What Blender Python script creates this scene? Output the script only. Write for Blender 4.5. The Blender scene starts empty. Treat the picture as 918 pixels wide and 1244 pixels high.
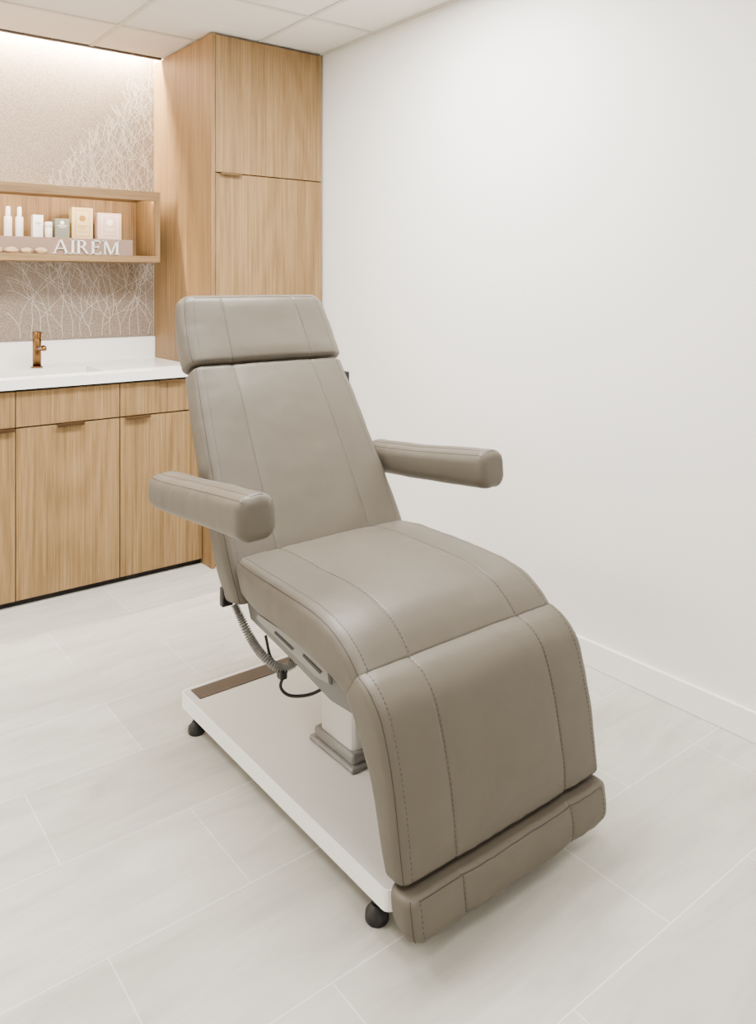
import bpy, bmesh, math, random
from mathutils import Vector, noise
random.seed(7)
scene = bpy.context.scene
COL = scene.collection
ORI = {}
GAM = 1.5

# ------------------------------------------------------------------ helpers
def srgb(r, g, b, gam=None):
    gam = gam or GAM
    def f(c):
        c /= 255.0
        v = c/12.92 if c <= 0.04045 else ((c+0.055)/1.055)**2.4
        return v**gam
    return (f(r), f(g), f(b), 1.0)

def new_mat(name):
    m = bpy.data.materials.new(name); m.use_nodes = True
    nt = m.node_tree
    b = nt.nodes["Principled BSDF"]
    return m, nt, b

def N(nt, typ, **kw):
    n = nt.nodes.new(typ)
    for k, v in kw.items():
        setattr(n, k, v)
    return n

def simple(name, col, rough=0.5, metal=0.0, var=0.03, scale=20, bump=0.0, bscale=200, spec=0.5, trans=0.0):
    m, nt, b = new_mat(name)
    geo = N(nt, "ShaderNodeNewGeometry")
    no = N(nt, "ShaderNodeTexNoise"); no.inputs["Scale"].default_value = scale
    no.inputs["Detail"].default_value = 4
    nt.links.new(geo.outputs["Position"], no.inputs["Vector"])
    mx = N(nt, "ShaderNodeMixRGB"); mx.blend_type = 'MULTIPLY'
    mx.inputs[0].default_value = 1
    rr = N(nt, "ShaderNodeMapRange")
    rr.inputs["To Min"].default_value = 1-var*2; rr.inputs["To Max"].default_value = 1+var*2
    nt.links.new(no.outputs["Fac"], rr.inputs["Value"])
    mx.inputs[1].default_value = col
    nt.links.new(rr.outputs[0], mx.inputs[2])
    nt.links.new(mx.outputs[0], b.inputs["Base Color"])
    b.inputs["Roughness"].default_value = rough
    b.inputs["Metallic"].default_value = metal
    b.inputs["Specular IOR Level"].default_value = spec
    b.inputs["Transmission Weight"].default_value = trans
    if bump > 0:
        n2 = N(nt, "ShaderNodeTexNoise"); n2.inputs["Scale"].default_value = bscale
        nt.links.new(geo.outputs["Position"], n2.inputs["Vector"])
        bp = N(nt, "ShaderNodeBump"); bp.inputs["Strength"].default_value = bump
        bp.inputs["Distance"].default_value = 0.001
        nt.links.new(n2.outputs["Fac"], bp.inputs["Height"])
        nt.links.new(bp.outputs[0], b.inputs["Normal"])
    return m

def emissive(name, col, strength):
    m, nt, b = new_mat(name)
    b.inputs["Emission Color"].default_value = col
    b.inputs["Emission Strength"].default_value = strength
    return m

def wood(name, c_dark, c_mid, c_light, horizontal=False):
    m, nt, b = new_mat(name)
    geo = N(nt, "ShaderNodeNewGeometry")
    oi = N(nt, "ShaderNodeObjectInfo")
    off = N(nt, "ShaderNodeVectorMath", operation='SCALE')
    cb = N(nt, "ShaderNodeCombineXYZ")
    nt.links.new(oi.outputs["Random"], cb.inputs[0]); nt.links.new(oi.outputs["Random"], cb.inputs[1]); nt.links.new(oi.outputs["Random"], cb.inputs[2])
    nt.links.new(cb.outputs[0], off.inputs[0]); off.inputs["Scale"].default_value = 13.7
    add = N(nt, "ShaderNodeVectorMath", operation='ADD')
    nt.links.new(geo.outputs["Position"], add.inputs[0]); nt.links.new(off.outputs[0], add.inputs[1])
    def mapn(sc):
        mp = N(nt, "ShaderNodeMapping")
        s = sc if not horizontal else (sc[2], sc[1], sc[0])
        mp.inputs["Scale"].default_value = s
        nt.links.new(add.outputs[0], mp.inputs["Vector"]); return mp
    def noi(sc, detail=4, rough=0.5):
        mp = mapn(sc); n = N(nt, "ShaderNodeTexNoise"); n.inputs["Scale"].default_value = 1
        n.inputs["Detail"].default_value = detail; n.inputs["Roughness"].default_value = rough
        nt.links.new(mp.outputs[0], n.inputs["Vector"]); return n
    low = noi((3.2, 3.2, 0.30), 1.0)
    mul = N(nt, "ShaderNodeMath", operation='MULTIPLY'); mul.inputs[1].default_value = 130
    nt.links.new(low.outputs["Fac"], mul.inputs[0])
    sn = N(nt, "ShaderNodeMath", operation='SINE'); nt.links.new(mul.outputs[0], sn.inputs[0])
    mr = N(nt, "ShaderNodeMapRange"); mr.inputs["From Min"].default_value = -1
    nt.links.new(sn.outputs[0], mr.inputs["Value"])
    fib = noi((190, 190, 2.2), 4, 0.6)
    fib2 = noi((480, 480, 9), 2, 0.6)
    streak = noi((26, 26, .35), 3, 0.55)
    a = N(nt, "ShaderNodeMath", operation='MULTIPLY'); a.inputs[1].default_value = 0.045
    nt.links.new(mr.outputs[0], a.inputs[0])
    c = N(nt, "ShaderNodeMath", operation='MULTIPLY_ADD'); c.inputs[1].default_value = 0.48
    nt.links.new(fib.outputs["Fac"], c.inputs[0]); nt.links.new(a.outputs[0], c.inputs[2])
    d = N(nt, "ShaderNodeMath", operation='MULTIPLY_ADD'); d.inputs[1].default_value = 0.22
    nt.links.new(streak.outputs["Fac"], d.inputs[0]); nt.links.new(c.outputs[0], d.inputs[2])
    e = N(nt, "ShaderNodeMath", operation='MULTIPLY_ADD'); e.inputs[1].default_value = 0.25
    nt.links.new(fib2.outputs["Fac"], e.inputs[0]); nt.links.new(d.outputs[0], e.inputs[2])
    cr = N(nt, "ShaderNodeValToRGB")
    cr.color_ramp.elements[0].position = 0.34; cr.color_ramp.elements[0].color = c_dark
    cr.color_ramp.elements[1].position = 0.66; cr.color_ramp.elements[1].color = c_light
    el = cr.color_ramp.elements.new(0.49); el.color = c_mid
    nt.links.new(e.outputs[0], cr.inputs[0])
    nt.links.new(cr.outputs[0], b.inputs["Base Color"])
    b.inputs["Roughness"].default_value = 0.5
    b.inputs["Specular IOR Level"].default_value = 0.3
    bp = N(nt, "ShaderNodeBump"); bp.inputs["Strength"].default_value = 0.12; bp.inputs["Distance"].default_value = 0.001
    nt.links.new(e.outputs[0], bp.inputs["Height"]); nt.links.new(bp.outputs[0], b.inputs["Normal"])
    return m

# ------------------------------------------------------------------ object helpers
def finish(ob, name, label=None, category=None, kind=None, group=None, parent=None, origin=None):
    me = ob.data
    if origin is None:
        xs = [v.co for v in me.vertices]
        mn = Vector((min(v.x for v in xs), min(v.y for v in xs), min(v.z for v in xs)))
        mxx = Vector((max(v.x for v in xs), max(v.y for v in xs), max(v.z for v in xs)))
        origin = Vector(((mn.x+mxx.x)/2, (mn.y+mxx.y)/2, mn.z))
    origin = Vector(origin)
    for v in me.vertices: v.co -= origin
    ORI[ob] = origin
    if parent is not None:
        ob.parent = parent; ob.location = origin - ORI[parent]
    else:
        ob.location = origin
    if label: ob["label"] = label
    if category: ob["category"] = category
    if kind: ob["kind"] = kind
    if group: ob["group"] = group
    return ob

def from_bm(bm, name, mats, smooth=False, recalc=True, **kw):
    if recalc: bmesh.ops.recalc_face_normals(bm, faces=bm.faces)
    me = bpy.data.meshes.new(name); bm.to_mesh(me); bm.free()
    if not isinstance(mats, (list, tuple)): mats = [mats]
    for m in mats: me.materials.append(m)
    if smooth:
        for p in me.polygons: p.use_smooth = True
    ob = bpy.data.objects.new(name, me); COL.objects.link(ob)
    return finish(ob, name, **kw)

def empty(name, loc, label, category, group=None):
    e = bpy.data.objects.new(name, None); COL.objects.link(e)
    e.empty_display_size = 0.1; e.location = loc; ORI[e] = Vector(loc)
    e["label"] = label; e["category"] = category
    if group: e["group"] = group
    return e

def bbox(bm, lo, hi, mat=0, bevel=0.0, seg=2, only=None):
    t = bmesh.new()
    r = bmesh.ops.create_cube(t, size=1)
    for v in t.verts:
        v.co = Vector([lo[i] + (v.co[i]+0.5)*(hi[i]-lo[i]) for i in range(3)])
    if bevel > 0:
        ed = list(t.edges)
        if only == 'z': ed = [e for e in ed if abs(e.verts[0].co.z-e.verts[1].co.z) > 1e-6]
        bmesh.ops.bevel(t, geom=ed, offset=bevel, segments=seg, affect='EDGES', profile=0.5)
    merge(bm, t, mat)

def merge(bm, t, mat=0):
    mp = {}
    for v in t.verts: mp[v] = bm.verts.new(v.co)
    for f in t.faces:
        try:
            nf = bm.faces.new([mp[v] for v in f.verts]); nf.material_index = mat; nf.smooth = f.smooth
        except ValueError: pass
    t.free()

def box(name, lo, hi, mat, bevel=0.002, seg=2, smooth=False, **kw):
    bm = bmesh.new(); bbox(bm, lo, hi, 0, bevel, seg)
    return from_bm(bm, name, mat, smooth, **kw)

def cyl(bm, p0, p1, r0, r1=None, seg=24, mat=0, caps=True):
    if r1 is None: r1 = r0
    revolve_along(bm, [p0, p1], [r0, r1], seg, mat, caps)

def revolve_along(bm, pts, rad, seg=12, mat=0, caps=True):
    pts = [Vector(p) for p in pts]
    rings = []
    up = Vector((0, 0, 1)); prev = None
    for i, p in enumerate(pts):
        if i == 0: t = pts[1]-pts[0]
        elif i == len(pts)-1: t = pts[-1]-pts[-2]
        else: t = pts[i+1]-pts[i-1]
        if t.length < 1e-9: t = prev_t
        t = t.normalized(); prev_t = t
        if prev is None:
            a = t.cross(up)
            if a.length < 1e-3: a = t.cross(Vector((1, 0, 0)))
            a.normalize()
        else:
            a = prev - t*prev.dot(t)
            a.normalize()
        prev = a; bb = t.cross(a)
        r = rad[i] if isinstance(rad, (list, tuple)) else rad
        rings.append([bm.verts.new(p + (a*math.cos(2*math.pi*k/seg)+bb*math.sin(2*math.pi*k/seg))*r) for k in range(seg)])
    for i in range(len(rings)-1):
        for k in range(seg):
            f = bm.faces.new([rings[i][k], rings[i][(k+1) % seg], rings[i+1][(k+1) % seg], rings[i+1][k]])
            f.material_index = mat; f.smooth = True
    if caps:
        for r in (rings[0], rings[-1]):
            f = bm.faces.new(r); f.material_index = mat

def catmull(pts, n):
    P = [Vector(p) for p in pts]
    out = []
    m = len(P)-1
    for i in range(n+1):
        u = i/n*m; k = min(int(u), m-1); f = u-k
        p1, p2 = P[k], P[k+1]
        p0 = P[k-1] if k > 0 else p1*2-p2
        p3 = P[k+2] if k+2 <= m else p2*2-p1
        out.append(0.5*((2*p1)+(p2-p0)*f+(2*p0-5*p1+4*p2-p3)*f*f+(3*p1-p0-3*p2+p3)*f**3))
    return out

# ------------------------------------------------------------------ materials
M_wood = wood("oak_veneer", srgb(136, 114, 82), srgb(165, 142, 107), srgb(187, 165, 130))
M_wood_side = wood("oak_veneer_side", srgb(137, 113, 82), srgb(164, 139, 105), srgb(184, 161, 127))
M_wood_shelf = wood("oak_veneer_shelf", srgb(138, 116, 86), srgb(165, 142, 108), srgb(187, 165, 132), horizontal=True)
M_dark = simple("dark_gap", srgb(50, 40, 32), 0.8)
M_wall = simple("painted_wall", srgb(240, 239, 236), 0.75, var=0.004, scale=2, bump=0.05, bscale=300, spec=0.2)
M_base = simple("painted_baseboard", srgb(241, 240, 237), 0.5, var=0.004)
M_counter = simple("white_quartz", srgb(246, 244, 241), 0.22, var=0.01, scale=8)
M_sink = simple("white_ceramic", srgb(216, 213, 208), 0.15, var=0.004)
M_brass = simple("brushed_brass", srgb(162, 132, 96), 0.32, 1.0, var=0.04)
M_pull = simple("bronze_pull", srgb(140, 119, 95), 0.38, 1.0, var=0.04)
M_ceil = simple("ceiling_tile", srgb(234, 231, 226), 0.9, var=0.015, scale=60, bump=0.3, bscale=250, spec=0.1)
M_tbar = simple("ceiling_tbar", srgb(216, 212, 205), 0.6, var=0.01)
M_white = simple("white_powder_coat", srgb(246, 245, 242), 0.35, var=0.005)
M_top = simple("base_plate_top", srgb(218, 215, 210), 0.4, var=0.01)
M_grey = simple("grey_plastic", srgb(128, 126, 122), 0.45, var=0.02)
M_lgrey = simple("light_grey_plastic", srgb(156, 154, 150), 0.4, var=0.01)
M_alu = simple("brushed_aluminium", srgb(220, 219, 216), 0.35, 0.3, var=0.02)
M_taupe = simple("taupe_rubber_mat", srgb(112, 101, 90), 0.7, var=0.03)
M_black = simple("black_rubber", srgb(30, 29, 28), 0.5)
M_thread = simple("dark_stitch_thread", srgb(80, 75, 68), 0.7)
M_pack_white = simple("white_packaging", srgb(240, 237, 232), 0.4, var=0.005)
M_pack_gold = simple("cream_gold_packaging", srgb(218, 200, 158), 0.45, var=0.01)
M_pack_pink = simple("blush_packaging", srgb(216, 196, 184), 0.4, var=0.01)
M_pack_green = simple("grey_green_packaging", srgb(150, 153, 142), 0.4, var=0.02)
M_gold = simple("gold_foil", srgb(200, 168, 110), 0.3, 0.8)
M_riser = simple("blush_acrylic", srgb(178, 158, 144), 0.2, var=0.02)
M_letter = simple("white_letter", srgb(250, 248, 244), 0.35, var=0.0)
M_stone = simple("amber_agate", srgb(220, 198, 166), 0.3, var=0.2, scale=60)
M_led = emissive("led_warm", (1.0, 0.87, 0.68, 1), 1000)
M_led2 = emissive("led_warm_shelf", (1.0, 0.80, 0.62, 1), 170)

def leather():
    m, nt, b = new_mat("taupe_leather")
    geo = N(nt, "ShaderNodeNewGeometry")
    n1 = N(nt, "ShaderNodeTexNoise"); n1.inputs["Scale"].default_value = 5; n1.inputs["Detail"].default_value = 3
    nt.links.new(geo.outputs["Position"], n1.inputs["Vector"])
    cr = N(nt, "ShaderNodeValToRGB")
    cr.color_ramp.elements[0].position = 0.3; cr.color_ramp.elements[0].color = srgb(123, 117, 107)
    cr.color_ramp.elements[1].position = 0.7; cr.color_ramp.elements[1].color = srgb(126, 120, 110)
    nt.links.new(n1.outputs["Fac"], cr.inputs[0]); nt.links.new(cr.outputs[0], b.inputs["Base Color"])
    b.inputs["Roughness"].default_value = 0.45
    b.inputs["Specular IOR Level"].default_value = 0.36
    v = N(nt, "ShaderNodeTexVoronoi"); v.inputs["Scale"].default_value = 700
    nt.links.new(geo.outputs["Position"], v.inputs["Vector"])
    b1 = N(nt, "ShaderNodeBump"); b1.inputs["Strength"].default_value = 0.10; b1.inputs["Distance"].default_value = 0.0006
    nt.links.new(v.outputs["Distance"], b1.inputs["Height"])
    n2 = N(nt, "ShaderNodeTexNoise"); n2.inputs["Scale"].default_value = 11; n2.inputs["Detail"].default_value = 2
    n2.inputs["Distortion"].default_value = 0.8
    nt.links.new(geo.outputs["Position"], n2.inputs["Vector"])
    b2 = N(nt, "ShaderNodeBump"); b2.inputs["Strength"].default_value = 0.20; b2.inputs["Distance"].default_value = 0.008
    nt.links.new(n2.outputs["Fac"], b2.inputs["Height"]); nt.links.new(b1.outputs[0], b2.inputs["Normal"])
    nt.links.new(b2.outputs[0], b.inputs["Normal"])
    return m
M_leather = leather()

def floor_mat():
    m, nt, b = new_mat("porcelain_floor_tile")
    geo = N(nt, "ShaderNodeNewGeometry")
    mp = N(nt, "ShaderNodeMapping"); mp.inputs["Location"].default_value = (-0.524, -0.90, 0)
    nt.links.new(geo.outputs["Position"], mp.inputs["Vector"])
    br = N(nt, "ShaderNodeTexBrick"); br.offset = 0.5; br.offset_frequency = 2
    br.inputs["Scale"].default_value = 1; br.inputs["Brick Width"].default_value = 0.62
    br.inputs["Row Height"].default_value = 0.31; br.inputs["Mortar Size"].default_value = 0.0014
    br.inputs["Mortar Smooth"].default_value = 0.2; br.inputs["Bias"].default_value = 0
    br.inputs["Color1"].default_value = srgb(204, 202, 195); br.inputs["Color2"].default_value = srgb(212, 210, 203)
    br.inputs["Mortar"].default_value = srgb(228, 226, 220)
    nt.links.new(mp.outputs[0], br.inputs["Vector"])
    mp2 = N(nt, "ShaderNodeMapping"); mp2.inputs["Scale"].default_value = (1.3, 6, 1)
    mp2.inputs["Rotation"].default_value = (0, 0, 0.10)
    nt.links.new(geo.outputs["Position"], mp2.inputs["Vector"])
    n1 = N(nt, "ShaderNodeTexNoise"); n1.inputs["Scale"].default_value = 2.2; n1.inputs["Detail"].default_value = 8
    n1.inputs["Roughness"].default_value = 0.62; n1.inputs["Distortion"].default_value = 0.8
    nt.links.new(mp2.outputs[0], n1.inputs["Vector"])
    mr = N(nt, "ShaderNodeMapRange"); mr.inputs["From Min"].default_value = 0.3; mr.inputs["From Max"].default_value = 0.7
    mr.inputs["To Min"].default_value = 0.82; mr.inputs["To Max"].default_value = 1.10
    nt.links.new(n1.outputs["Fac"], mr.inputs["Value"])
    mx = N(nt, "ShaderNodeMixRGB"); mx.blend_type = 'MULTIPLY'; mx.inputs[0].default_value = 1
    nt.links.new(br.outputs["Color"], mx.inputs[1]); nt.links.new(mr.outputs[0], mx.inputs[2])
    nt.links.new(mx.outputs[0], b.inputs["Base Color"])
    b.inputs["Roughness"].default_value = 0.42; b.inputs["Specular IOR Level"].default_value = 0.35
    bp = N(nt, "ShaderNodeBump"); bp.inputs["Strength"].default_value = 0.15; bp.inputs["Distance"].default_value = 0.001
    bp.invert = True
    nt.links.new(br.outputs["Fac"], bp.inputs["Height"]); nt.links.new(bp.outputs[0], b.inputs["Normal"])
    return m
M_floor = floor_mat()

def wallpaper_mat():
    m, nt, b = new_mat("wallpaper_beige")
    geo = N(nt, "ShaderNodeNewGeometry")
    v = N(nt, "ShaderNodeTexVoronoi"); v.inputs["Scale"].default_value = 130
    nt.links.new(geo.outputs["Position"], v.inputs["Vector"])
    cr = N(nt, "ShaderNodeValToRGB")
    cr.color_ramp.elements[0].position = 0.0; cr.color_ramp.elements[0].color = srgb(190, 178, 165)
    cr.color_ramp.elements[1].position = 0.6; cr.color_ramp.elements[1].color = srgb(160, 148, 136)
    nt.links.new(v.outputs["Distance"], cr.inputs[0])
    nt.links.new(cr.outputs[0], b.inputs["Base Color"])
    b.inputs["Roughness"].default_value = 0.4; b.inputs["Metallic"].default_value = 0.15
    bp = N(nt, "ShaderNodeBump"); bp.inputs["Strength"].default_value = 0.4; bp.inputs["Distance"].default_value = 0.002
    bp.invert = True
    nt.links.new(v.outputs["Distance"], bp.inputs["Height"]); nt.links.new(bp.outputs[0], b.inputs["Normal"])
    return m
M_paper = wallpaper_mat()
M_branch = simple("wallpaper_branch_ink", srgb(226, 217, 207), 0.5, var=0.01)

# ------------------------------------------------------------------ room
XR = 2.222; YB = 3.975; ZC = 2.455; XL = -1.7; YF = -1.1
S = dict(kind="structure")
box("floor", (XL-.1, YF-.1, -0.1), (XR+.1, YB+.1, 0), M_floor, 0, **S)
box("wall_right", (XR, YF, 0), (XR+.1, YB+.1, 2.62), M_wall, 0, **S)
box("wall_left", (XL-.1, YF, 0), (XL, YB+.1, 2.62), M_wall, 0, **S)
box("wall_front", (XL-.1, YF-.1, 0), (XR+.1, YF, 2.62), M_wall, 0, **S)
box("wall_back", (XL, YB, 0), (XR, YB+.1, 2.62), M_wall, 0, **S)
YC = 3.875
bm = bmesh.new()
bbox(bm, (XL, YF, ZC), (XR, YC, ZC+.05))
bbox(bm, (XL, YC, ZC+.12), (XR, YB, ZC+.165))
bbox(bm, (XL, YC-.02, ZC+.05), (XR, YC, ZC+.165))
from_bm(bm, "ceiling", M_ceil, **S)
bm = bmesh.new()
gx = [1.25+.61*k for k in range(-4, 2)]
gy = [2.87+.61*k for k in range(-6, 2)]
for x in gx: bbox(bm, (x-.009, YF, ZC-.005), (x+.009, YC, ZC))
for y in gy: bbox(bm, (XL, y-.009, ZC-.0055), (XR, y+.009, ZC))
bbox(bm, (XR-.02, YF, ZC-.005), (XR, 3.30, ZC))
from_bm(bm, "trim_1", M_tbar, **S)
box("trim_2", (XL, YC-.012, ZC-.010), (1.606, YC+.004, ZC), simple("dark_trim", srgb(110, 102, 94), .5), 0, **S)
box("baseboard_right", (XR-.013, YF, 0), (XR, 3.298, .088), M_base, .003, **S)
# LED cove
e = empty("cove_light", (0, 3.925, 2.50), "warm linear strip light washing down patterned wallpaper", "light")
box("housing", (XL+.02, 3.882, 2.519), (1.60, 3.965, 2.53), M_white, 0, parent=e)
box("diffuser", (XL+.03, 3.885, 2.512), (1.59, 3.915, 2.518), M_led, 0, parent=e)

# wallpaper with branches
bm = bmesh.new()
bbox(bm, (XL+.01, YB-.003, 1.03), (1.607, YB-.0005, 2.56), 0)
def ribbon(p0, p1, w0, w1):
    d = Vector((p1[0]-p0[0], p1[1]-p0[1]))
    if d.length < 1e-6: return
    n = Vector((-d.y, d.x)).normalized(); y = YB-.0042
    a = [(p0[0]+n.x*w0, p0[1]+n.y*w0), (p0[0]-n.x*w0, p0[1]-n.y*w0), (p1[0]-n.x*w1, p1[1]-n.y*w1), (p1[0]+n.x*w1, p1[1]+n.y*w1)]
    if max(q[0] for q in a) > 1.605 or min(q[1] for q in a) < 1.032: return
    if 1.41 < a[0][1] < 1.74 and a[0][0] < 1.52: return
    f = bm.faces.new([bm.verts.new((q[0], y, q[1])) for q in a]); f.material_index = 1
def grow(x, z, ang, w, depth, life):
    st = .012
    steps = int(life/st); curv = random.uniform(-.08, .08)
    cnt = 0
    for i in range(steps):
        lim = 2.42-(1.61-x)*1.20
        xmin = .90 if z < 1.5 else 1.0
        if z > lim+random.uniform(-.04, .12) or x < xmin or x > 1.72: return
        nx = x+math.cos(ang)*st; nz = z+math.sin(ang)*st
        ribbon((x, z), (nx, nz), w, w)
        x, z = nx, nz
        ang += curv + random.uniform(-.08, .08)
        ang += (math.pi*.55-ang)*.07
        if random.random() < .15: curv = random.uniform(-.11, .11)
        cnt += 1
        if cnt > 4 and random.random() < .16 and depth < 4:
            s = random.choice((-1, 1)); cnt = 0
            grow(x, z, ang+s*random.uniform(.4, .85), max(.0007, w*.85), depth+1, life*random.uniform(.22, .45))
            ang -= s*.25
for k in range(17):
    grow(1.72-.048*k, 1.03, math.pi*random.uniform(.44, .62), .0010, 0, 1.4)
for k in range(15):
    grow(1.72-.048*k, 1.72+random.uniform(0, .08), math.pi*random.uniform(.46, .64), .0010, 1, 1.0)
from_bm(bm, "wallpaper", [M_paper, M_branch], recalc=False, label="beige textured wallpaper with fine white coral branch pattern", category="wallpaper")

# ------------------------------------------------------------------ cabinets
def pull(name, x0, x1, y, z, parent):
    bm = bmesh.new()
    bbox(bm, (x0, y-.022, z), (x1, y+.012, z+.0035), 0, .0006, 1)
    bbox(bm, (x0, y-.022, z-.009), (x1, y-.0185, z+.001), 0, .0006, 1)
    return from_bm(bm, name, M_pull, parent=parent, label="bronze edge pull")

tc = empty("tall_cabinet", (1.914, 3.64, 0), "floor to ceiling oak cabinet with two stacked doors", "cabinet")
TX0, TX1, TY = 1.609, 2.214, 3.300
bm = bmesh.new()
bbox(bm, (TX0, TY, 0), (TX0+.018, YB-.003, ZC-.008), 0, .0008, 1)
bbox(bm, (TX0+.018, TY+.024, 0.0), (TX1, YB-.003, ZC-.008), 1)
from_bm(bm, "body", [M_wood_side, M_dark], parent=tc)
d1 = box("door", (TX0+.0205, TY, 1.814), (TX1-.004, TY+.021, ZC-.012), M_wood, .001, 1, parent=tc)
d2 = box("door", (TX0+.0205, TY, .03), (TX1-.004, TY+.021, 1.809), M_wood, .001, 1, parent=tc)
pull("handle", 1.645, 1.755, TY, 1.8095, d2)

CY = 3.39
units = [(.375, .797), (.797, 1.220), (1.220, 1.6065)]
pulls_door = [(.675, .79), (.955, 1.065), (1.240, 1.350)]
pulls_draw = [None, None, (1.390, 1.500)]
for i, (a, b_) in enumerate(units):
    lab = ["oak base cabinet with drawer above single door", "oak sink base cabinet under white worktop", "oak base cabinet beside the tall cabinet with bronze pulls"][i]
    u = empty("base_cabinet", ((a+b_)/2, 3.68, 0), lab, "cabinet")
    bm = bmesh.new()
    zt = .873 if i == 2 else .765
    bbox(bm, (a, CY+.024, 0.0), (b_, YB-.004, zt), 0)
    from_bm(bm, "body", M_dark, parent=u)
    if i < 2: box("front_rail", (a, CY+.024, .766), (b_, CY+.040, .873), M_dark, 0, parent=u)
    dr = box("drawer", (a+.0018, CY, .7235), (b_-.0018, CY+.02, .866), M_wood, .001, 1, parent=u)
    do = box("door", (a+.0018, CY, .026), (b_-.0018, CY+.02, .7175), M_wood, .001, 1, parent=u)
    pull("handle", pulls_door[i][0], pulls_door[i][1], CY, .7185, do)
    if pulls_draw[i]: pull("handle", pulls_draw[i][0], pulls_draw[i][1], CY, .867, dr)

# worktop with sink cutout
SX0, SX1, SY0, SY1 = .765, 1.185, 3.47, 3.735
WT, WB, WF = .918, .878, 3.362
bm = bmesh.new()
bbox(bm, (.375, WF, WB), (SX0, 3.953, WT), 0)
bbox(bm, (SX1, WF, WB), (1.6075, 3.953, WT), 0)
bbox(bm, (SX0, WF, WB), (SX1, SY0, WT), 0)
bbox(bm, (SX0, SY1, WB), (SX1, 3.953, WT), 0)
bmesh.ops.remove_doubles(bm, verts=bm.verts, dist=1e-5)
from_bm(bm, "worktop", M_counter, label="white quartz worktop with rectangular sink cutout", category="countertop")
box("backsplash", (.375, 3.9535, WB), (1.6075, YB-.004, 1.028), M_counter, .0015, 1, label="low white quartz backsplash along the worktop", category="backsplash")
bm = bmesh.new()
z0, z1 = .78, WB-.001
wt = .008
bbox(bm, (SX0-wt, SY0-wt, z0), (SX1+wt, SY1+wt, z0+.01), 0)
bbox(bm, (SX0-wt, SY0-wt, z0), (SX0, SY1+wt, z1), 0)
bbox(bm, (SX1, SY0-wt, z0), (SX1+wt, SY1+wt, z1), 0)
bbox(bm, (SX0, SY0-wt, z0), (SX1, SY0, z1), 0)
bbox(bm, (SX0, SY1, z0), (SX1, SY1+wt, z1), 0)
sk = from_bm(bm, "sink", M_sink, label="white rectangular undermount sink basin", category="sink")
bm = bmesh.new(); cyl(bm, (.975, 3.6, .7902), (.975, 3.6, .793), .022)
from_bm(bm, "drain", M_brass, parent=sk)
# faucet
FZ = WT+.0006
f = empty("faucet", (.984, 3.80, FZ), "brushed brass single lever faucet beside the sink", "faucet")
bm = bmesh.new()
cyl(bm, (.984, 3.80, FZ), (.984, 3.80, WT+.006), .026)
revolve_along(bm, [(.984, 3.80, WT+.006), (.984, 3.80, WT+.13), (.984, 3.80, WT+.133)], [.0185, .0185, .017], 28)
from_bm(bm, "faucet_body", M_brass, parent=f)
bm = bmesh.new()
revolve_along(bm, [(.984, 3.785, WT+.085), (.984, 3.69, WT+.098), (.984, 3.683, WT+.096), (.984, 3.68, WT+.085)], [.0115, .0115, .0115, .010], 20)
from_bm(bm, "spout", M_brass, parent=f)
bm = bmesh.new()
revolve_along(bm, [(.984, 3.80, WT+.1335), (.984, 3.80, WT+.136), (.984, 3.80, WT+.162), (.984, 3.80, WT+.165)], [.0175, .0185, .0185, .016], 28)
bbox(bm, (.980, 3.72, WT+.160), (.988, 3.80, WT+.167), 0, .002, 1)
from_bm(bm, "lever", M_brass, parent=f)

# ------------------------------------------------------------------ wall shelf
HX0, HX1, HY0, HZ0, HZ1 = .30, 1.530, 3.70, 1.405, 1.748
T = .030; YW = YB-.0045
sh = empty("wall_shelf", (.915, 3.84, HZ0), "oak open box shelf mounted on the wallpapered wall", "shelf")
box("shelf_board", (HX0, HY0, HZ0), (HX1, YW, HZ0+T), M_wood_shelf, .001, 1, parent=sh)
bm = bmesh.new()
bbox(bm, (HX0, HY0, HZ1-T), (HX1, YW, HZ1), 0, .001, 1)
bbox(bm, (HX0+.024, HY0+.0004, HZ1-T-.014), (HX1-.024, HY0+.016, HZ1-T+.001), 0)
from_bm(bm, "top_board", M_wood_shelf, parent=sh)
box("side_panel", (HX1-.024, HY0+.0005, HZ0+T), (HX1-.0005, YW, HZ1-T), M_wood, 0, parent=sh)
box("side_panel", (HX0, HY0+.0005, HZ0+T), (HX0+.024, YW, HZ1-T), M_wood, 0, parent=sh)
box("back_panel", (HX0+.024, YW-.014, HZ0+T), (HX1-.024, YW, HZ1-T), M_wood, 0, parent=sh)
box("light_strip", (HX0+.04, HY0+.0165, HZ1-T-.012), (HX1-.04, HY0+.0185, HZ1-T-.002), M_led2, 0, parent=sh)

ZS = HZ0+T; ZR = ZS+.078
rs = box("display_riser", (.45, 3.755, ZS), (1.415, 3.90, ZR), M_riser, .002, label="blush acrylic display riser with white lettering", category="display stand")

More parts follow.
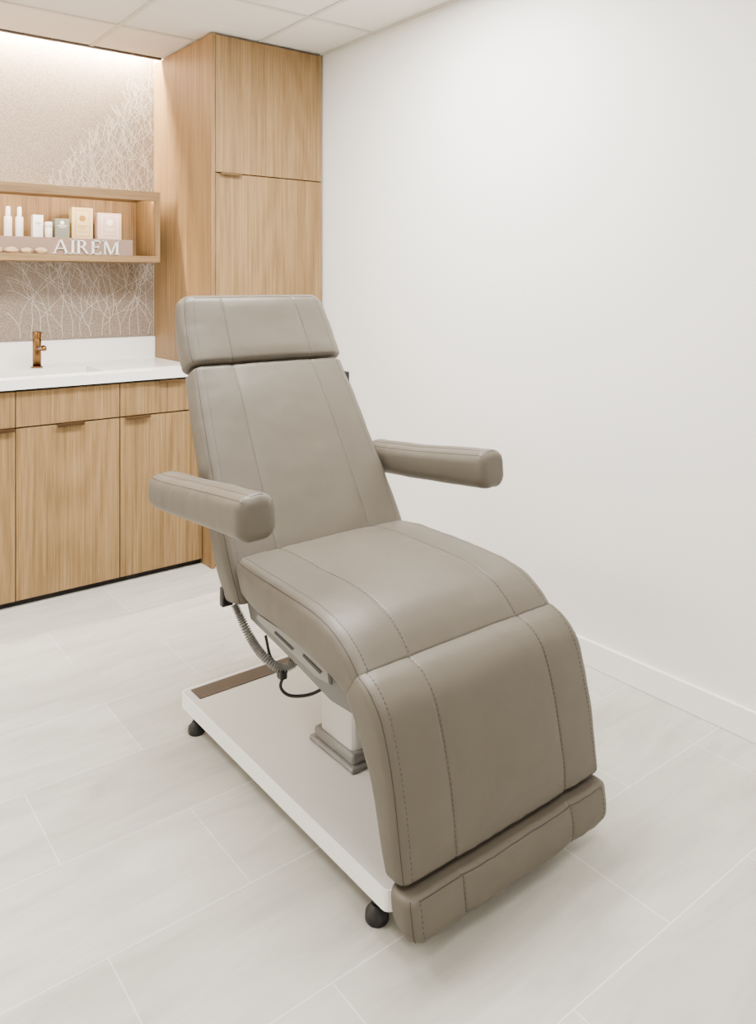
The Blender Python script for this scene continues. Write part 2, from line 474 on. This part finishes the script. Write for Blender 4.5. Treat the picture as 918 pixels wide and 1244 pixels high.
# serif letters AIREM
def lettering():
    bm = bmesh.new()
    Hh = .066; y1 = 3.7545; y0 = 3.744
    th, tn = .010, .0046
    def quad(p):
        a = [bm.verts.new((q[0], y0, q[1])) for q in p]; c = [bm.verts.new((q[0], y1, q[1])) for q in p]
        bm.faces.new(a); bm.faces.new(c[::-1])
        for i in range(len(p)):
            j = (i+1) % len(p); bm.faces.new([a[i], a[j], c[j], c[i]])
    z = ZS+.004
    def stem(x, w): quad([(x-w/2, z), (x+w/2, z), (x+w/2, z+Hh), (x-w/2, z+Hh)])
    def serif(x, zz, w): quad([(x-w/2, zz), (x+w/2, zz), (x+w/2, zz+.003), (x-w/2, zz+.003)])
    def diag(xa, za, xb, zb, w): quad([(xa-w/2, za), (xa+w/2, za), (xb+w/2, zb), (xb-w/2, zb)])
    x = 1.045
    # A
    diag(x, z, x+.028, z+Hh, tn); diag(x+.057, z, x+.029, z+Hh, th)
    quad([(x+.011, z+.022), (x+.046, z+.022), (x+.045, z+.0255), (x+.012, z+.0255)])
    serif(x, z, .018); serif(x+.057, z, .022); x += .083
    # I
    stem(x, th); serif(x, z, .024); serif(x, z+Hh-.003, .024); x += .026
    # R
    stem(x, th); serif(x, z, .024); serif(x-.002, z+Hh-.003, .02)
    cx, cz, rx, rz = x+.006, z+Hh*.74, .028, Hh*.26
    n = 12
    for i in range(n):
        a0 = math.pi/2-math.pi*i/n; a1 = math.pi/2-math.pi*(i+1)/n
        w0 = tn+(th-tn)*abs(math.cos(a0)); w1 = tn+(th-tn)*abs(math.cos(a1))
        quad([(cx+rx*math.cos(a0), cz+rz*math.sin(a0)), (cx+rx*math.cos(a1), cz+rz*math.sin(a1)),
              (cx+(rx-w1)*math.cos(a1), cz+(rz-tn)*math.sin(a1)), (cx+(rx-w0)*math.cos(a0), cz+(rz-tn)*math.sin(a0))])
    diag(x+.042, z, x+.018, z+Hh*.5, th); serif(x+.044, z, .014); x += .066
    # E
    stem(x, th); serif(x-.002, z, .018)
    for zz, L in ((z, .036), (z+Hh*.5, .028), (z+Hh-.0042, .034)):
        quad([(x-.006, zz), (x+L, zz), (x+L, zz+.0042), (x-.006, zz+.0042)])
    quad([(x+.033, z), (x+.037, z), (x+.037, z+.014), (x+.035, z+.014)])
    quad([(x+.031, z+Hh), (x+.035, z+Hh), (x+.034, z+Hh-.013), (x+.032, z+Hh-.013)])
    quad([(x+.025, z+Hh*.5-.005), (x+.028, z+Hh*.5-.005), (x+.028, z+Hh*.5+.009), (x+.025, z+Hh*.5+.009)])
    x += .056
    # M
    stem(x, tn); serif(x, z, .016); serif(x-.003, z+Hh-.003, .014)
    diag(x+.030, z, x+.002, z+Hh, th); diag(x+.030, z, x+.056, z+Hh, tn)
    stem(x+.058, th); serif(x+.058, z, .022); serif(x+.061, z+Hh-.003, .014)
    return from_bm(bm, "sign_lettering", M_letter, parent=rs, label="white raised serif letters")
lettering()

# products on riser
def bottle(x, y, h=.138, r=.017):
    e = empty("pump_bottle", (x, y, ZR), "slim white cosmetic bottle on the display riser", "bottle", "white cosmetic bottles on the riser")
    bm = bmesh.new()
    revolve_along(bm, [(x, y, ZR), (x, y, ZR+.003), (x, y, ZR+h*.62), (x, y, ZR+h*.67), (x, y, ZR+h*.69)], [r*.9, r, r, r*.9, r*.55], 24)
    from_bm(bm, "bottle_body", M_pack_white, parent=e)
    bm = bmesh.new()
    revolve_along(bm, [(x, y, ZR+h*.69), (x, y, ZR+h*.72), (x, y, ZR+h*.97), (x, y, ZR+h)], [r*.6, r*.62, r*.56, r*.4], 20)
    from_bm(bm, "cap", M_pack_white, parent=e)
bottle(.868, 3.83); bottle(.916, 3.83)
def carton(x, y, w, d, h, mat, label, seal=None, big=False):
    e = empty("carton", (x, y, ZR), label, "box")
    ob = box("carton_body", (x-w/2, y-d/2, ZR), (x+w/2, y+d/2, ZR+h), mat, .001, 1, parent=e)
    bm = bmesh.new()
    f0, f1 = y-d/2-.0008, y-d/2-.0001
    if big:
        for (xa, xb, za, zb) in ((-.34, .34, .90, .915), (-.34, .34, .085, .10), (-.34, -.32, .085, .915), (.32, .34, .085, .915),
                                 (-.2, .2, .40, .425), (-.14, .14, .34, .36), (-.22, .22, .22, .235)):
            bbox(bm, (x+w*xa, f0, ZR+h*za), (x+w*xb, f1, ZR+h*zb))
        cyl(bm, (x, f1, ZR+h*.66), (x, f0-.0002, ZR+h*.66), .015, seg=24)
    else:
        bbox(bm, (x-w*.3, f0, ZR+h*.62), (x+w*.3, f1, ZR+h*.66))
        bbox(bm, (x-w*.2, f0, ZR+h*.54), (x+w*.2, f1, ZR+h*.56))
        if seal: cyl(bm, (x, f1, ZR+h*.80), (x, f0-.0002, ZR+h*.80), .009, seg=20)
    from_bm(bm, "printed_mark", seal or M_lgrey, parent=e)
    return e
carton(.995, 3.84, .045, .04, .105, M_pack_white, "white skincare carton on the display riser")
carton(1.098, 3.83, .066, .045, .092, M_pack_green, "grey green skincare carton on the display riser", M_pack_white)
carton(1.196, 3.85, .098, .05, .150, M_pack_gold, "tall cream and gold skincare carton on the riser", M_gold, True)
carton(1.322, 3.84, .115, .05, .130, M_pack_pink, "wide blush gift box on the display riser", M_pack_white, True)
e = empty("cream_jar", (1.035, 3.80, ZR), "small white cream jar on the display riser", "jar")
bm = bmesh.new(); revolve_along(bm, [(1.035, 3.80, ZR), (1.035, 3.80, ZR+.002), (1.035, 3.80, ZR+.045), (1.035, 3.80, ZR+.048)], [.014, .016, .016, .013], 24)
from_bm(bm, "jar_body", M_pack_white, parent=e)
bm = bmesh.new(); revolve_along(bm, [(1.035, 3.80, ZR+.048), (1.035, 3.80, ZR+.05), (1.035, 3.80, ZR+.07), (1.035, 3.80, ZR+.073)], [.015, .0165, .0165, .014], 24)
from_bm(bm, "lid", M_pack_white, parent=e)
for k, xx in enumerate((.80, .86, .925, .985)):
    bm = bmesh.new()
    bmesh.ops.create_icosphere(bm, subdivisions=3, radius=1)
    for v in bm.verts:
        n_ = noise.noise(v.co*1.6+Vector((k*7, 0, 0)))
        v.co = Vector((xx+v.co.x*.026*(1+.3*n_), 3.732+v.co.y*.014*(1+.3*n_), ZS+.014+max(-1, v.co.z)*.014*(1+.25*n_)))
    zmn = min(v.co.z for v in bm.verts)
    for v in bm.verts: v.co.z += ZS-zmn
    from_bm(bm, "decorative_stone", M_stone, True, label="polished amber agate stone on the shelf board", category="stone", group="agate stones on the shelf")

# ------------------------------------------------------------------ treatment chair
CX = 1.2525
ch = empty("treatment_chair", (CX, 1.68, 0), "taupe leather reclining treatment chair on white lift base", "chair")

def loft_pad(name, ctrl, r, seams=(-.6, .6), crown=.008, n=90, groove=.0026, border=True, label=None, noise_amp=.0020, cross=(True, True), parent=ch, endr=None, endb=None):
    """ctrl: list of (cx, W, y_top, z_top, y_bot, z_bot)"""
    A = catmull([(c[2], c[3], c[0]) for c in ctrl], 400)
    B = catmull([(c[4], c[5], c[1]) for c in ctrl], 400)
    L = [0]
    for i in range(1, len(A)):
        p = (A[i]+B[i])/2; q = (A[i-1]+B[i-1])/2
        L.append(L[-1]+math.hypot(p[0]-q[0], p[1]-q[1]))
    tot = L[-1]
    er0 = endr or r
    er1 = endb or er0
    def at(s):
        lo, hi = 0, len(L)-1
        while hi-lo > 1:
            m_ = (lo+hi)//2
            if L[m_] <= s: lo = m_
            else: hi = m_
        f_ = (s-L[lo])/max(1e-9, L[hi]-L[lo])
        return A[lo].lerp(A[hi], f_), B[lo].lerp(B[hi], f_)
    ss = []
    k = 9
    for i in range(k): ss.append(er0*(1-math.cos(math.pi/2*i/k)))
    for i in range(n+1): ss.append(er0+(tot-er0-er1)*i/n)
    for i in range(k-1, -1, -1): ss.append(tot-er1*(1-math.cos(math.pi/2*i/k)))
    fr = set()
    for i in range(29): fr.add(round(-1+2*i/28, 4))
    W0 = ctrl[len(ctrl)//2][1]
    for s_ in seams:
        for d_ in (-.008, -.005, -.0025, 0, .0025, .005, .008):
            fr.add(round(s_+d_/W0, 4))
    fr = sorted(fr)
    seam_cols = [min(range(len(fr)), key=lambda i: abs(fr[i]-s_)) for s_ in seams]
    bm = bmesh.new(); rings = []
    nt_ = len(fr); arc = 6
    for s in ss:
        a, b = at(s)
        top = Vector((0, a[0], a[1])); bot = Vector((0, b[0], b[1])); cx = a[2]; W = b[2]
        up = top-bot; t = up.length; up.normalize()
        if s < tot/2: e_, er = s, er0
        else: e_, er = tot-s, er1
        inset = er-math.sqrt(max(0, er*er-(er-e_)**2)) if e_ < er else 0
        inset_h = inset*min(1, (t/2-.002)/er)
        Wi = W-inset; h0 = inset_h; h1 = t-inset_h
        rr = min(r, t/2-.001)
        ri = max(.002, min(rr, (h1-h0)/2-.0005)*(1-.5*(inset/er)))
        ri = min(ri, (h1-h0)/2)
        ends = min(1, e_/(tot*.22+1e-6)); ends = math.sin(ends*math.pi/2)
        pts = []
        puff = .004*ends
        for f_ in fr:
            x = f_*(Wi-ri); h = h1 + crown*(1-f_**2)**.8*(.2+.8*ends)
            for s_ in seams:
                h -= groove*math.exp(-((f_-s_)*W/.0035)**2)
                h -= groove*.9*math.exp(-((f_-s_)*W/.024)**2)
            pts.append((x, h))
        for i in range(1, arc+1):
            an = math.pi/2*(1-i/arc); pts.append((Wi-ri+ri*math.cos(an)+puff*(i/arc), h1-ri+ri*math.sin(an)))
        for i in range(0, arc+1):
            an = -math.pi/2*(i/arc); pts.append((Wi-ri+ri*math.cos(an)+puff*(1-i/arc), h0+ri+ri*math.sin(an)))
        for i in range(1, 9):
            pts.append(((Wi-ri)*(1-2*i/8), h0))
        for i in range(1, arc+1):
            an = -math.pi/2-math.pi/2*(i/arc); pts.append((-Wi+ri+ri*math.cos(an)-puff*(i/arc), h0+ri+ri*math.sin(an)))
        for i in range(0, arc):
            an = math.pi-math.pi/2*(i/arc); pts.append((-Wi+ri+ri*math.cos(an)-puff*(1-i/arc), h1-ri+ri*math.sin(an)))
        ring = []
        for (x, h) in pts:
            p = bot+up*h; p.x = cx+x
            nn = noise.noise(p*9)*noise_amp + noise.noise(p*24)*noise_amp*.5
            g = math.exp(-(e_/.035)**2)*.0008
            nn += g*math.sin(x*140+3*noise.noise(p*12))
            p += up*nn + Vector((1, 0, 0))*(nn*(1 if x > 0 else -1) if abs(x) > Wi-ri else 0)
            ring.append(bm.verts.new(p))
        rings.append(ring)
    m_ = len(rings[0])
    for i in range(len(rings)-1):
        for j in range(m_):
            f_ = bm.faces.new([rings[i][j], rings[i][(j+1) % m_], rings[i+1][(j+1) % m_], rings[i+1][j]]); f_.smooth = True
    for rg in (rings[0], rings[-1]):
        f_ = bm.faces.new(rg); f_.smooth = True
    bmesh.ops.recalc_face_normals(bm, faces=bm.faces)
    bm.normal_update()
    def col_pts(j, off=.0006, i0=7, i1=-7):
        idx = list(range(len(rings)))[i0:i1]
        return [rings[i][j].co + rings[i][j].normal*off for i in idx]
    def dashes(P, dl=.0050, gap=.0050, rad=.0007):
        acc = [0]
        for i in range(1, len(P)): acc.append(acc[-1]+(P[i]-P[i-1]).length)
        def q(s):
            for i in range(1, len(P)):
                if acc[i] >= s: return P[i-1].lerp(P[i], (s-acc[i-1])/max(1e-9, acc[i]-acc[i-1]))
            return P[-1]
        s = 0
        while s+dl < acc[-1]:
            revolve_along(bm, [q(s), q(s+dl)], rad, 4, 1); s += dl+gap
    def solid(P, rad): revolve_along(bm, P, rad, 5, 1)
    todo = []
    for j in seam_cols:
        todo.append(('d', col_pts(j+1, .0002)))
    if border:
        jr = nt_-1+arc//2+1; jl = m_-arc//2
        for j in (jr, jl): todo.append(('s2', col_pts(j, .0000, 5, -5)))
        todo.append(('d', col_pts(nt_-1, .0002))); todo.append(('d', col_pts(0, .0002)))
    for q_, i in zip(cross, (6, len(rings)-7)):
        if q_: todo.append(('s2', [rings[i][j].co+rings[i][j].normal*.0001 for j in range(0, nt_)]))
    for k_, P in todo:
        if k_ == 'd': dashes(P)
        else: solid(P, .0009)
    return from_bm(bm, name, [M_leather, M_thread], parent=parent, label=label, recalc=False)

hw = .303
seat = [(CX, .290, 1.850, .586, 1.803, .492), (CX, hw-.002, 1.76, .590, 1.72, .487), (CX, hw, 1.60, .588, 1.60, .480),
        (CX, hw+.001, 1.47, .585, 1.50, .472), (CX, hw+.002, 1.385, .570, 1.43, .462), (CX, hw+.003, 1.325, .541, 1.37, .452), (CX, hw+.004, 1.282, .504, 1.330, .437)]
loft_pad("seat_cushion", seat, .030, endr=.012, endb=.008, crown=.014, cross=(True, False))
leg = [(CX, hw+.004, 1.288, .509, 1.334, .438), (CX, hw+.004, 1.246, .491, 1.305, .410), (CX+.001, hw+.004, 1.210, .451, 1.285, .375), (CX+.003, hw+.003, 1.187, .385, 1.268, .335),
       (CX+.005, hw+.003, 1.170, .31, 1.25, .285), (CX+.006, hw+.003, 1.157, .23, 1.232, .215), (CX+.006, hw+.002, 1.146, .150, 1.215, .148)]
loft_pad("leg_rest", leg, .024, endr=.008, endb=.010, crown=.011, cross=(True, True))
foot = [(CX, hw-.002, 1.126, .140, 1.193, .141), (CX, hw-.002, 1.120, .115, 1.194, .118), (CX, hw-.004, 1.116, .080, 1.190, .092), (CX, hw-.014, 1.118, .040, 1.178, .066)]
loft_pad("foot_rest", foot, .024, endr=.012, endb=.030, crown=.005, n=30, cross=(True, False))
back = [(CX, .296, 1.806, .475, 1.895, .462), (CX, .298, 1.872, .598, 1.955, .552), (CX+.001, .284, 2.012, .835, 2.095, .787), (CX+.004, .264, 2.150, 1.060, 2.232, 1.012)]
loft_pad("backrest", back, .028, endr=.012, crown=.011, seams=(-.58, .6))
head = [(CX+.008, .273, 2.156, 1.068, 2.240, 1.018), (CX+.005, .269, 2.198, 1.150, 2.288, 1.115), (CX+.001, .258, 2.232, 1.230, 2.312, 1.205), (CX-.001, .247, 2.248, 1.270, 2.320, 1.252)]
loft_pad("headrest", head, .034, endr=.016, endb=.028, crown=.011, n=40, seams=(-.58, .6))

for sgn in (-1, 1):
    ex = .016 if sgn > 0 else 0
    arm = [(CX+sgn*.370, .052, 2.112, .776, 2.116, .683), (CX+sgn*.368, .052, 2.02, .781, 2.02, .686), (CX+sgn*(.364+ex*.5), .050, 1.85, .795, 1.85, .696), (CX+sgn*(.366+ex), .050, 1.68, .812, 1.68, .709), (CX+sgn*(.372+ex), .050, 1.570, .824, 1.562, .718)]
    loft_pad("armrest", arm, .032, seams=(), endr=.032, endb=.026, crown=.006, n=60, border=True, cross=(False, True))
    x0, x1 = sorted((CX+sgn*.27, CX+sgn*.345))
    box("arm_bracket", (x0, 2.03, .70), (x1, 2.07, .74), M_black, .004, 1, parent=ch)

def prism(bm, poly, x0, x1, mat=0, bevel=.004):
    t = bmesh.new()
    a = [t.verts.new((x0, p[0], p[1])) for p in poly]; c = [t.verts.new((x1, p[0], p[1])) for p in poly]
    t.faces.new(a); t.faces.new(c[::-1])
    for i in range(len(poly)):
        j = (i+1) % len(poly); t.faces.new([a[i], a[j], c[j], c[i]])
    bmesh.ops.recalc_face_normals(t, faces=t.faces)
    if bevel: bmesh.ops.bevel(t, geom=list(t.edges), offset=bevel, segments=2, affect='EDGES')
    merge(bm, t, mat)
bm = bmesh.new()
prism(bm, [(1.83, .483), (1.86, .455), (1.84, .418), (1.62, .385), (1.47, .358), (1.37, .365), (1.345, .415), (1.38, .445), (1.5, .468), (1.65, .476)], CX-.245, CX+.245, 0)
prism(bm, [(1.79, .455), (1.80, .435), (1.52, .395), (1.46, .40), (1.47, .44), (1.56, .452)], CX-.252, CX+.252, 1, .003)
prism(bm, [(1.70, .440), (1.705, .432), (1.62, .420), (1.61, .428)], CX-.2535, CX+.2535, 2, .001)
prism(bm, [(1.57, .432), (1.575, .424), (1.50, .410), (1.49, .420)], CX-.2535, CX+.2535, 2, .001)
from_bm(bm, "seat_frame", [M_grey, M_lgrey, M_black], parent=ch, label="grey moulded under-seat frame")
bm = bmesh.new()
prism(bm, [(1.91, .50), (1.93, .49), (2.24, .985), (2.225, 1.0)], CX-.20, CX+.20, 0, .003)
bbox(bm, (CX-.12, 1.84, .40), (CX+.12, 1.93, .47), 0, .01)
from_bm(bm, "backrest_frame", M_grey, parent=ch)
for sx in (-.15, .15):
    bm = bmesh.new()
    revolve_along(bm, [(CX+sx, 1.39, .40), (CX+sx, 1.275, .30)], .012, 12)
    from_bm(bm, "leg_rest_link", M_alu, parent=ch)
    bm = bmesh.new()
    revolve_along(bm, [(CX+sx, 1.225, .165), (CX+sx, 1.185, .115)], .008, 12)
    from_bm(bm, "foot_rest_link", M_alu, parent=ch)
for sx in (-.08, .08):
    bm = bmesh.new()
    revolve_along(bm, [(CX+sx, 2.18, 1.01), (CX+sx, 2.225, 1.09)], .008, 12)
    from_bm(bm, "headrest_post", M_alu, parent=ch)
box("headrest_knob", (CX+.272, 2.16, .965), (CX+.308, 2.19, 1.005), M_black, .004, parent=ch)
box("hinge_bracket", (CX-.302, 1.885, .448), (CX-.27, 1.905, .50), M_black, .004, parent=ch)
bm = bmesh.new()
bbox(bm, (CX-.112, 1.565, .112), (CX+.112, 1.715, .30), 0, .018, 3, only='z')
bbox(bm, (CX-.098, 1.578, .29), (CX+.098, 1.702, .392), 0, .016, 3, only='z')
from_bm(bm, "lift_column", M_alu, parent=ch, label="pale metal telescopic lift column")
bm = bmesh.new()
bbox(bm, (CX-.13, 1.543, .110), (CX+.13, 1.737, .124), 0, .006, 3)
bbox(bm, (CX-.121, 1.553, .122), (CX+.121, 1.727, .150), 0, .008, 3)
from_bm(bm, "column_collar", M_lgrey, parent=ch, label="grey plastic collar")
t = bmesh.new()
bbox(t, (.96, 1.203, .068), (1.545, 2.175, .110), 0, .018, 4, only='z')
bmesh.ops.recalc_face_normals(t, faces=t.faces)
tops = [f_ for f_ in t.faces if f_.normal.z > .9]
bmesh.ops.inset_region(t, faces=tops, thickness=.004, depth=.0)
for f_ in t.faces:
    f_.normal_update()
    if f_.normal.z > .9 and len(f_.verts) > 6: f_.material_index = 1
bp_ = from_bm(t, "base_plate", [M_white, M_top], parent=ch, label="white steel base plate")
box("rubber_mat", (.985, 2.095, .110), (1.52, 2.158, .113), M_taupe, .001, 1, parent=bp_)
for x in (.990, 1.515):
    for y in (1.275, 2.128):
        bm = bmesh.new()
        revolve_along(bm, [(x, y, 0), (x, y, .004), (x, y, .018), (x, y, .026), (x, y, .034)], [.023, .025, .024, .016, .012], 24)
        cyl(bm, (x, y, .03), (x, y, .0685), .010, seg=14)
        from_bm(bm, "foot", M_black, parent=bp_, label="black rubber levelling foot")
P = catmull([(.985, 1.885, .45), (.992, 1.865, .42), (1.0, 1.825, .378), (1.01, 1.78, .347), (1.035, 1.735, .322), (1.07, 1.72, .33)], 260)
rad = [.0095+.0032*math.sin(i*math.pi*2/6.0) for i in range(len(P))]
bm = bmesh.new(); revolve_along(bm, P, rad, 12)
from_bm(bm, "corrugated_hose", M_lgrey, parent=ch, label="grey corrugated cable hose")
P = catmull([(1.07, 1.73, .345), (1.045, 1.735, .30), (1.035, 1.73, .275), (1.055, 1.715, .255), (1.10, 1.69, .255), (1.145, 1.67, .275)], 50)
bm = bmesh.new(); revolve_along(bm, P, .0042, 8)
P = catmull([(1.03, 1.80, .385), (1.03, 1.765, .335), (1.06, 1.73, .325), (1.10, 1.70, .375)], 40)
revolve_along(bm, P, .004, 8)
bbox(bm, (1.028, 1.718, .298), (1.048, 1.742, .322), 0, .004)
from_bm(bm, "power_cable", M_black, parent=ch, label="black cable")

# ------------------------------------------------------------------ lights
def area(name, loc, sx, sy, energy, col=(1, .97, .935)):
    l = bpy.data.lights.new(name, 'AREA'); l.shape = 'RECTANGLE'; l.size = sx; l.size_y = sy; l.energy = energy; l.color = col
    o = bpy.data.objects.new(name, l); COL.objects.link(o); o.location = loc; return o
area("ceiling_panel_light", (1.25, 2.05, ZC-.012), 1.2, .6, 124)
area("ceiling_panel_light", (-.3, 2.5, ZC-.012), .6, 1.2, 78)
area("ceiling_panel_light", (.9, .1, ZC-.012), 1.2, .6, 38)
w = bpy.data.worlds.new("world"); scene.world = w; w.use_nodes = True
w.node_tree.nodes["Background"].inputs[0].default_value = (1, .98, .95, 1)
w.node_tree.nodes["Background"].inputs[1].default_value = 0.3

# ------------------------------------------------------------------ camera
cam = bpy.data.cameras.new("camera"); co = bpy.data.objects.new("camera", cam); COL.objects.link(co)
cam.sensor_width = 36; cam.sensor_fit = 'AUTO'; cam.lens = 958/1244*36
cam.shift_y = -277/1244
co.location = (0, 0, 1.30); co.rotation_euler = (math.radians(90), 0, math.radians(-37.9))
cam.clip_start = .02
scene.camera = co
